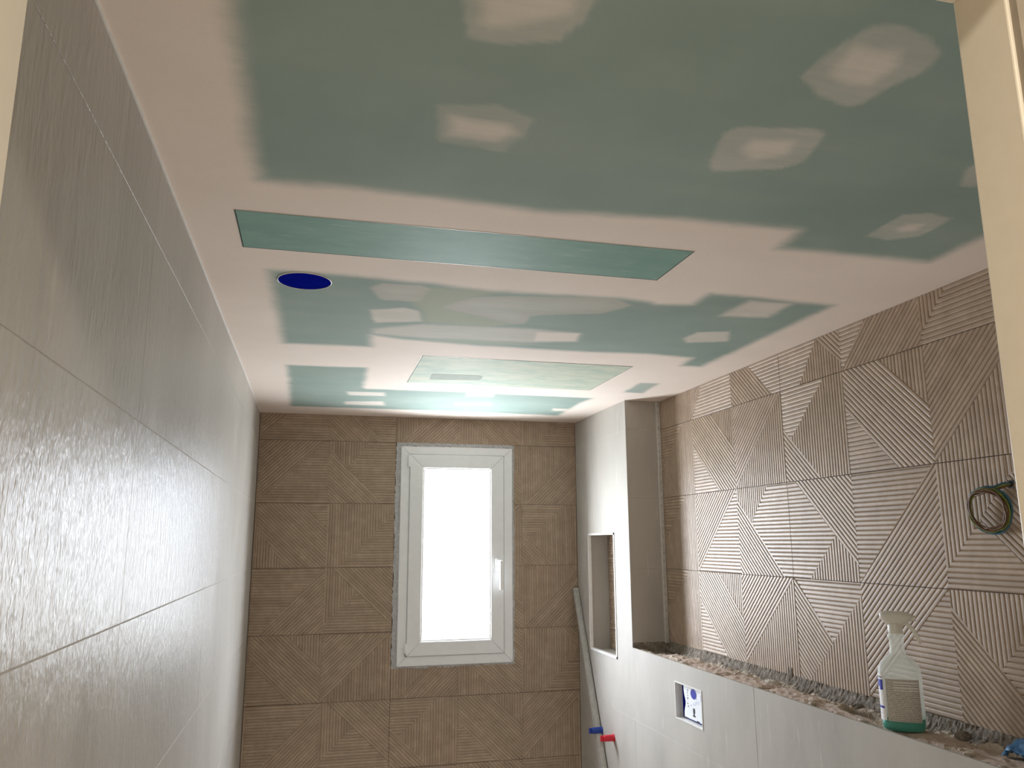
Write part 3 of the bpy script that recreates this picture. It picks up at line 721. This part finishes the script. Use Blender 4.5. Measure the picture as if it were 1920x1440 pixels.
# ------------------------------------------------------------------ unfinished ledge: mortar, bricks, crumbs
def hf(name, x0, x1, y0, y1, step, fz, mat, parent):
    xa = np.arange(x0, x1 + step / 2, step); ya = np.arange(y0, y1 + step / 2, step); XX, YY = np.meshgrid(xa, ya, indexing='ij'); Z = fz(XX, YY)
    n0, n1 = XX.shape; ii = np.arange(n0 * n1).reshape(n0, n1); qd = np.stack([ii[:-1, :-1], ii[1:, :-1], ii[1:, 1:], ii[:-1, 1:]], -1).reshape(-1, 4)
    me = bpy.data.meshes.new(name); me.from_pydata(np.stack([XX, YY, Z], -1).reshape(-1, 3).tolist(), [], qd.tolist()); me.materials.append(mat); me.update()
    o = bpy.data.objects.new(name, me); COL.objects.link(o); o.parent = parent; return o
def bedz(X, Y):
    z = ZL - .010 + .010 * vnoise(X, Y, .05, .07) + .009 * vnoise(X, Y, .018, .02) + .006 * vnoise(X, Y, .008, .008)
    z -= .007 * np.exp(-((X - (W2 - .028)) / .014) ** 2) * (.7 + 1.2 * vnoise(X, Y, .5, .12))
    z -= .130 * sm(np.hypot((X - 1.690) / 1.0, (Y - 1.915) / 1.9) - .034 - .012 * vnoise(X, Y, .03, .03), .005)
    z -= .030 * sm(np.hypot((X - 1.70) / 1.4, (Y - 3.15) / 1.6) - .04, .02)
    return np.where(X < W + .012, np.minimum(z, ZL - .004), z)
hf('mortar_bed', W + .006, W2 + .004, YF, YP + .006, .006, bedz, M['mortar'], wh)
def bandx(X, Y):                              # X carries height here; rough vertical strip under the ribbed tiles
    return X
mb = MB(); rg = random.Random(5); n = int((YP - YF) / .006); prof = []
for i in range(n + 1):
    y = YF + (YP - YF) * i / n; nick = .022 if abs(y - 2.325) < .012 else 0
    pit = .030 if abs(y - 1.915) < .06 else 0.0
    prof.append([(W2 - .018 + pit * .45 + rg.uniform(-.004, .004), y, ZL - .015 - 2.5 * pit), (W2 - .0075 + rg.uniform(-.002, .002), y, ZL - .004 - pit * .4 + rg.uniform(-.002, .002)),
                 (W2 - .004 + rg.uniform(-.0015, .0015), y, ZL + .008 + rg.uniform(-.003, .003)), (W2 - .001 + rg.uniform(-.002, .003), y, 1.2062 + nick)])
for r0, r1 in zip(prof, prof[1:]):
    for k in range(3): mb.poly([r0[k], r1[k], r1[k + 1], r0[k + 1]][::-1])
mb.build('mortar_strip', M['greymortar'], wh)
mb = MB(); prof = []                          # crumbly foot under the pillar tiles
for i in range(15):
    x = W + .001 + .160 * i / 14
    prof.append([(x, YP - .006 + rg.uniform(-.008, .004), ZL - .014), (x, YP - .001 + rg.uniform(-.003, .001), ZL + .004), (x, YP + .001, 1.2055)])
for r0, r1 in zip(prof, prof[1:]):
    for k in range(2): mb.poly([r0[k], r1[k], r1[k + 1], r0[k + 1]])
mb.build('mortar_strip', M['greymortar'], wp)
y = 3.02; bi = 0
while y > YF + .1:
    L = .235; y1 = y; y0 = y - L
    rgb = random.Random(40 + bi)
    xb1 = W2 - .050 - rgb.uniform(0, .012); xb0 = W + .030 + rgb.uniform(-.004, .006)
    if 1.78 < (y0 + y1) / 2 < 2.02: xb1 = 1.645
    nx_, ny_ = 6, 12; mb = MB(); top = []
    for i in range(nx_ + 1):
        rowp = []
        for j in range(ny_ + 1):
            ed = i in (0, nx_) or j in (0, ny_)
            rowp.append((xb0 + (xb1 - xb0) * i / nx_ + (rgb.uniform(-.006, .006) if i in (0, nx_) else 0), y0 + L * j / ny_ + (rgb.uniform(-.006, .006) if j in (0, ny_) else 0),
                         ZL - .0035 + rgb.uniform(-.0022, .0022) - (rgb.uniform(.002, .008) if ed else 0)))
        top.append(rowp)
    for i in range(nx_):
        for j in range(ny_): mb.poly([top[i][j], top[i + 1][j], top[i + 1][j + 1], top[i][j + 1]])
    edge = [top[i][0] for i in range(nx_ + 1)] + [top[nx_][j] for j in range(1, ny_ + 1)] + [top[i][ny_] for i in range(nx_ - 1, -1, -1)] + [top[0][j] for j in range(ny_ - 1, 0, -1)]
    botm = [(p[0], p[1], ZL - .054) for p in edge]
    for i in range(len(edge)): j = (i + 1) % len(edge); mb.poly([edge[i], botm[i], botm[j], edge[j]])
    mb.poly(botm[::-1])
    mb.build('brick', M['brick'], wh, center=True, fix=True)
    y = y0 - .014; bi += 1
def crumb(x, y, sx, sy, sz, rz, seed, label, mat, name='mortar_crumb'):
    rg = random.Random(seed); n = 9; mb = MB()
    base = [(sx * math.cos(2 * math.pi * i / n) * rg.uniform(.7, 1.1), sy * math.sin(2 * math.pi * i / n) * rg.uniform(.7, 1.1)) for i in range(n)]
    mb.rings([[(a, b, 0) for a, b in base], [(a * .95, b * .95, sz * rg.uniform(.5, .8)) for a, b in base], [(a * .5, b * .5, sz * rg.uniform(.85, 1.1)) for a, b in base]])
    o = mb.build(name, mat, fix=True); o.location = (x, y, ZL - .0065); o.rotation_euler = (rg.uniform(-.1, .1), rg.uniform(-.1, .1), rz)
    return tag(o, label, 'rubble', 'crumbs on the ledge')
crumb(1.600, 2.780, .016, .026, .011, .5, 1, 'whitish plaster chip at the tile edge of the ledge', M['flake'], 'plaster_chip')
crumb(1.690, 2.335, .010, .030, .013, .4, 2, 'long pale mortar sliver on the ledge by the tile joint', M['flake'], 'mortar_sliver')
crumb(1.715, 1.600, .016, .020, .016, .2, 3, 'grey mortar lump against the ribbed tiles beside the spray bottle', M['greymortar'])
for i, (x, y_, s) in enumerate([(1.640, 2.95, .011), (1.662, 2.90, .009), (1.625, 2.86, .008), (1.655, 2.70, .009), (1.61, 2.55, .007), (1.68, 2.15, .008), (1.615, 2.02, .012), (1.605, 1.80, .012), (1.62, 1.48, .011), (1.60, 1.38, .010), (1.61, 2.28, .008), (1.70, 2.62, .009)]):
    crumb(x, y_, s, s * 1.5, s * .75, i * .9, 10 + i, 'pale cream plaster crumb lying on the brick ledge' if i % 3 == 0 else 'small beige-brown mortar crumb lying on the brick ledge', M['flake'] if i % 3 == 0 else M['mortar'])

# ------------------------------------------------------------------ flush box in the half wall
fb_ = tag(empty('flush_box', (W, (FY0 + FY1) / 2, FZ0)), 'square white flush-plate box with printed protective card set in the half wall', 'flush box')
hy, hz = (FY1 - FY0) / 2, FZ1 - FZ0; t = .004; dp = .027
mb = MB(); mb.box(-.002, dp, -hy, -hy + t, 0, hz).box(-.002, dp, hy - t, hy, 0, hz).box(-.002, dp, -hy + t, hy - t, 0, t).box(-.002, dp, -hy + t, hy - t, hz - t, hz)
mb.build('frame', M['whitepl'], fb_)
MB().box(dp, dp + .004, -hy, hy, 0, hz).build('back_plate', M['bluefilm'], fb_)
# card with a waved far edge; y runs towards the window
zz = np.linspace(.012, hz - .006, 15)
edge = [(.066 - .013 * math.exp(-((z - .062) / .022) ** 2), z) for z in zz]
P = [(-hy + .010, zz[0])] + edge + [(-hy + .010, zz[-1])]
mb = MB(); f = [(dp - .012, a, b) for a, b in P]; k = [(dp - .009, a, b) for a, b in P]
mb.poly(f[::-1]); mb.poly(k)
for i in range(len(P)): j = (i + 1) % len(P); mb.poly([f[i], f[j], k[j], k[i]])
card = mb.build('card', M['card'], fb_, fix=True)
xf = dp - .0124
def pr(name, mat, y0, y1, z0, z1): return MB().box(xf - .0003, xf + .0006, y0, y1, z0, z1).build(name, mat, card)
mb = MB(); n = 24; cy_, cz_ = -.012, hz - .028
mb.rings([[(xf + q, cy_ + .022 * math.cos(2 * math.pi * i / n), cz_ + .017 * math.sin(2 * math.pi * i / n)) for i in range(n)] for q in (-.0006, .0006)]); mb.build('printed_disc', M['inkblue'], card, fix=True)
pr('printed_icon', M['inkblack'], -.018, -.004, .036, .052); pr('printed_icon', M['inkblack'], -.014, -.006, .028, .036); pr('printed_icon', M['inkblack'], -.020, -.002, .024, .029)
pr('printed_icon', M['inkblack'], -.076, -.068, .030, .052); pr('printed_icon', M['inkblack'], -.050, -.030, .0125, .0155)
for i, (a, b) in enumerate([(.004, .014), (-.03, -.006), (-.05, -.02), (-.06, -.034), (-.04, -.01)]):
    pr('printed_line', M['palepink'], a, b, .058 + .007 * i, .0610 + .007 * i)
for i in range(7): pr('printed_mark', M['inkgrey'], .030 + .003 * (i % 3), .036 + .003 * (i % 2), .050 + .009 * i, .054 + .009 * i)
pr('printed_mark', M['inkblue'], -.072, -.066, .085, .105)

# ------------------------------------------------------------------ water outlets with plugs
def plug(y, mat, label):
    e = tag(empty('pipe_plug', (W, y, .780)), label, 'pipe plug'); n = 20
    def cx(r, x): return [(-x, r * math.cos(2 * math.pi * i / n), r * math.sin(2 * math.pi * i / n)) for i in range(n)]
    MB().rings([cx(.0165, -.004), cx(.0165, .004), cx(.0135, .006), cx(.0135, .012)]).build('collar', mat, e, fix=True)
    MB().rings([cx(.0140, .010), cx(.0135, .046), cx(.0115, .050)]).build('body', mat, e, fix=True)
    mb = MB(); mb.box(-.062, -.048, -.0035, .0035, -.0115, .0115); bevel(mb.build('key', mat, e), .001)
plug(3.457, M['red'], 'red plastic plug on the hot water outlet in the pale tiles')
plug(3.606, M['blue'], 'blue plastic plug on the cold water outlet behind the leaning profile')

# leaning aluminium profile
A = Vector((1.5655, D - .0085, 1.392)); B = Vector((1.5620, 3.245, .004)); dv = (A - B); Ln = dv.length; dv.normalize()
e = empty('metal_profile', B); tag(e, 'long grey aluminium profile leaning in the corner below the niche', 'metal profile')
e.rotation_mode = 'QUATERNION'; xax = Vector((1, 0, 0)); xax = (xax - dv * xax.dot(dv)).normalized(); yax = dv.cross(xax)
e.rotation_quaternion = Matrix((xax, yax, dv)).transposed().to_quaternion()
MB().box(-.015, .015, -.0012, .0012, 0, Ln).build('web', M['alu_dull'], e)
MB().box(-.015, -.0125, -.0012, .0085, 0, Ln).build('flange', M['alu_dull'], e)
MB().box(.0125, .015, -.0012, .0085, 0, Ln).build('flange', M['alu_dull'], e)
MB().box(.0035, .0055, -.0035, -.0010, 0, Ln).build('rib', M['alu_dull'], e)

# ------------------------------------------------------------------ spray bottle on the ledge
vx, vy = 1.37 / 2.175, 1.69 / 2.175                     # seen broadside from the door
bt = empty('spray_bottle', (1.640, 1.695, ZL - .0035), math.atan2(-vx, vy) + .0)
tag(bt, 'milky spray bottle with teal cleaner and ivory trigger head on the brick ledge', 'spray bottle')
def sup(a, b, z, e=2.6, n=40, ox=0, oy=0):
    out = []
    for i in range(n):
        w = 2 * math.pi * i / n; cw, sw = math.cos(w), math.sin(w)
        out.append((ox + a * math.copysign(abs(cw) ** (2 / e), cw), oy + b * math.copysign(abs(sw) ** (2 / e), sw), z))
    return out
prof = [(.000, .040, .028, 3), (.003, .0455, .0315, 3), (.010, .0475, .033, 3), (.125, .0475, .033, 3), (.140, .0462, .032, 2.8), (.152, .040, .029, 2.5), (.163, .028, .0235, 2.2),
        (.170, .0190, .0185, 2), (.177, .0165, .0165, 2), (.200, .0160, .0160, 2), (.206, .0165, .0165, 2), (.210, .0195, .0195, 2), (.214, .0195, .0195, 2), (.218, .0165, .0165, 2), (.222, .0150, .0150, 2)]
MB().rings([sup(a, b, z, e_) for z, a, b, e_ in [(.0305, .0475, .033, 3)] + prof[3:]], False).build('body', M['milky'], bt, True, fix=True)
MB().rings([sup(a, b, z, e_) for z, a, b, e_ in prof[:3] + [(.0305, .0475, .033, 3)]], True, False).build('base', M['clearpl'], bt, True, fix=True)
MB().rings([sup(a * .955, b * .955, z + .0015, e_) for z, a, b, e_ in [(0, .040, .028, 3), (.003, .0455, .0315, 3), (.010, .0475, .033, 3), (.030, .0475, .033, 3)]]).build('liquid', M['liquid'], bt, True, fix=True)
def wrap(name, mat, w0, w1, z0, z1, off=.0004, par=None, n=14):
    mb = MB(); ro, ri = [], []
    for i in range(n + 1):
        w = w0 + (w1 - w0) * i / n; cw, sw = math.cos(w), math.sin(w); e_ = 3
        def q(a, b): return (a * math.copysign(abs(cw) ** (2 / e_), cw), b * math.copysign(abs(sw) ** (2 / e_), sw))
        ro.append(q(.0475 + off, .033 + off)); ri.append(q(.0475, .033))
    for i in range(n):
        (a, b), (c, d), (e1, f1), (g1, h1) = ro[i], ro[i + 1], ri[i], ri[i + 1]
        mb.poly([(a, b, z0), (c, d, z0), (c, d, z1), (a, b, z1)]); mb.poly([(a, b, z1), (c, d, z1), (g1, h1, z1), (e1, f1, z1)]); mb.poly([(a, b, z0), (e1, f1, z0), (g1, h1, z0), (c, d, z0)])
    return mb.build(name, mat, par or bt)
# local -y faces the door; angle -pi/2 is the face we see
lt = wrap('label', M['label_text'], -2.16, -.74, .024, .118); lt['label'] = 'label of fine grey print'
lf = wrap('label', M['label_white'], -3.5, -2.24, .024, .128); lf['label'] = 'white label with blue bands'
wrap('printed_band', M['inkblue'], -3.4, -2.36, .098, .114, .0008, lf); wrap('printed_band', M['inkblue'], -2.72, -2.36, .091, .099, .0008, lf)
wrap('printed_band', M['inkblue'], -3.4, -2.36, .050, .055, .0008, lf); wrap('printed_band', M['inkgrey'], -3.3, -2.40, .118, .121, .0008, lf)
for i in range(4): wrap('printed_line', M['label_white'], -1.75, -.80, .092 + .006 * i, .0935 + .006 * i, .0008, lt)
MB().rings([sup(.0158, .0158, .219, 2), sup(.0165, .0165, .222, 2), sup(.0165, .0165, .240, 2), sup(.0150, .0150, .243, 2)]).build('collar', M['sprayer'], bt, True, fix=True)
mb = MB()                                               # head: a flattened whale-back body
hp = [(.238, .018, .012, 0), (.244, .026, .0145, .003), (.251, .0345, .0165, .004), (.258, .0365, .0170, .004), (.264, .0345, .0155, .002), (.268, .028, .012, .000), (.270, .018, .007, -.002)]
mb.rings([sup(a, b, z, 2.3, 40, ox) for z, a, b, ox in hp]); mb.build('spray_head', M['sprayer'], bt, True, fix=True)
mb = MB(); mb.rings([[(x, r * math.cos(w) , .2545 + r * math.sin(w)) for w in np.linspace(0, 2 * math.pi, 16, endpoint=False)] for x, r in ((.036, .007), (.046, .0065), (.047, .004))]); mb.build('nozzle', M['sprayer'], bt, True, fix=True)
mb = MB(); tp = [(.022, .243), (.030, .239), (.038, .229), (.044, .217), (.049, .206), (.0525, .1985)]; rr = []
for (x, z), wd_ in zip(tp, (.007, .0075, .0075, .007, .006, .004)):
    rr.append([(x - .0035, -wd_, z - .003), (x + .0035, -wd_, z + .002), (x + .0035, wd_, z + .002), (x - .0035, wd_, z - .003)])
mb.rings(rr); bevel(mb.build('trigger', M['sprayer'], bt, fix=True), .001)

# ------------------------------------------------------------------ wire coil hanging out of the ribbed wall
wc = tag(empty('wire_coil', (W2, 1.420, 1.740)), 'coil of green, blue and brown wires hanging from a hole in the ribbed wall', 'wire')
n = 16
def cring(rad, x): return [(x, rad * math.cos(2 * math.pi * i / n), rad * math.sin(2 * math.pi * i / n)) for i in range(n)]
MB().rings([cring(.0090, .080), cring(.0090, -.0005), cring(.0076, -.0005), cring(.0076, .080)], False, False).build('conduit', M['conduit'], wc, True, fix=True)
def coil(mat, off, turns, ph, rad, seed):
    rg = random.Random(seed); pts = [(.060, 0, 0), (.004, 0, 0), (-.012, .006, -.002 + off), (-.020, .022, -.008 + off)]
    c = (.047, -.055); st_ = 1.15 + ph
    for i in range(int(turns * 28)):
        w = st_ + 2 * math.pi * i / 28; r = rad + .0035 * math.sin(2.3 * w + seed) + rg.uniform(-.0004, .0004)
        pts.append((-.020 - .006 * math.sin(w + .6) + off + .0012 * math.sin(w * 1.7), c[0] + r * 1.08 * math.cos(w - .0), c[1] + r * .98 * math.sin(w)))
    return MB().tube(pts, .0020, 8).build('wire', mat, wc, True)
coil(M['wire_green'], .000, 2.55, 0, .0465, 1); coil(M['wire_blue'], .0045, 2.3, .3, .0505, 2); coil(M['wire_brown'], -.0042, 2.7, -.15, .0435, 3)

# ------------------------------------------------------------------ crumpled blue glove at the end of the ledge
rg = random.Random(9); n0, n1 = 26, 26; mb = MB(); V = []
ra = np.linspace(-1, 1, n0); A_, B_ = np.meshgrid(ra, ra, indexing='ij')
h = .026 * np.exp(-(A_ ** 2 + B_ ** 2) * 1.1) + .020 * vnoise(A_, B_, .33, .5) + .014 * vnoise(A_, B_, .16, .2) + .008 * np.abs(vnoise(A_, B_, .25, .12)) + .006
gx = A_ * .036 * (1 + .35 * vnoise(A_, B_, .4, .4)); gy = B_ * .045 * (1 + .4 * vnoise(A_, B_, .5, .3))
h = np.maximum(h, .0015)
gv = np.stack([gx, gy, h], -1).reshape(-1, 3).tolist(); ii = np.arange(n0 * n1).reshape(n0, n1)
gf = np.stack([ii[:-1, :-1], ii[1:, :-1], ii[1:, 1:], ii[:-1, 1:]], -1).reshape(-1, 4).tolist()
me = bpy.data.meshes.new('glove'); me.from_pydata(gv, [], gf); me.materials.append(M['rag']); me.polygons.foreach_set('use_smooth', [True] * len(me.polygons)); me.update()
go = bpy.data.objects.new('glove', me); COL.objects.link(go); go.location = (1.706, 1.412, ZL - .004)
sd = go.modifiers.new('thick', 'SOLIDIFY'); sd.thickness = .0012; sd.offset = 1
tag(go, 'crumpled blue nitrile glove lying on the ledge against the ribbed wall', 'glove')
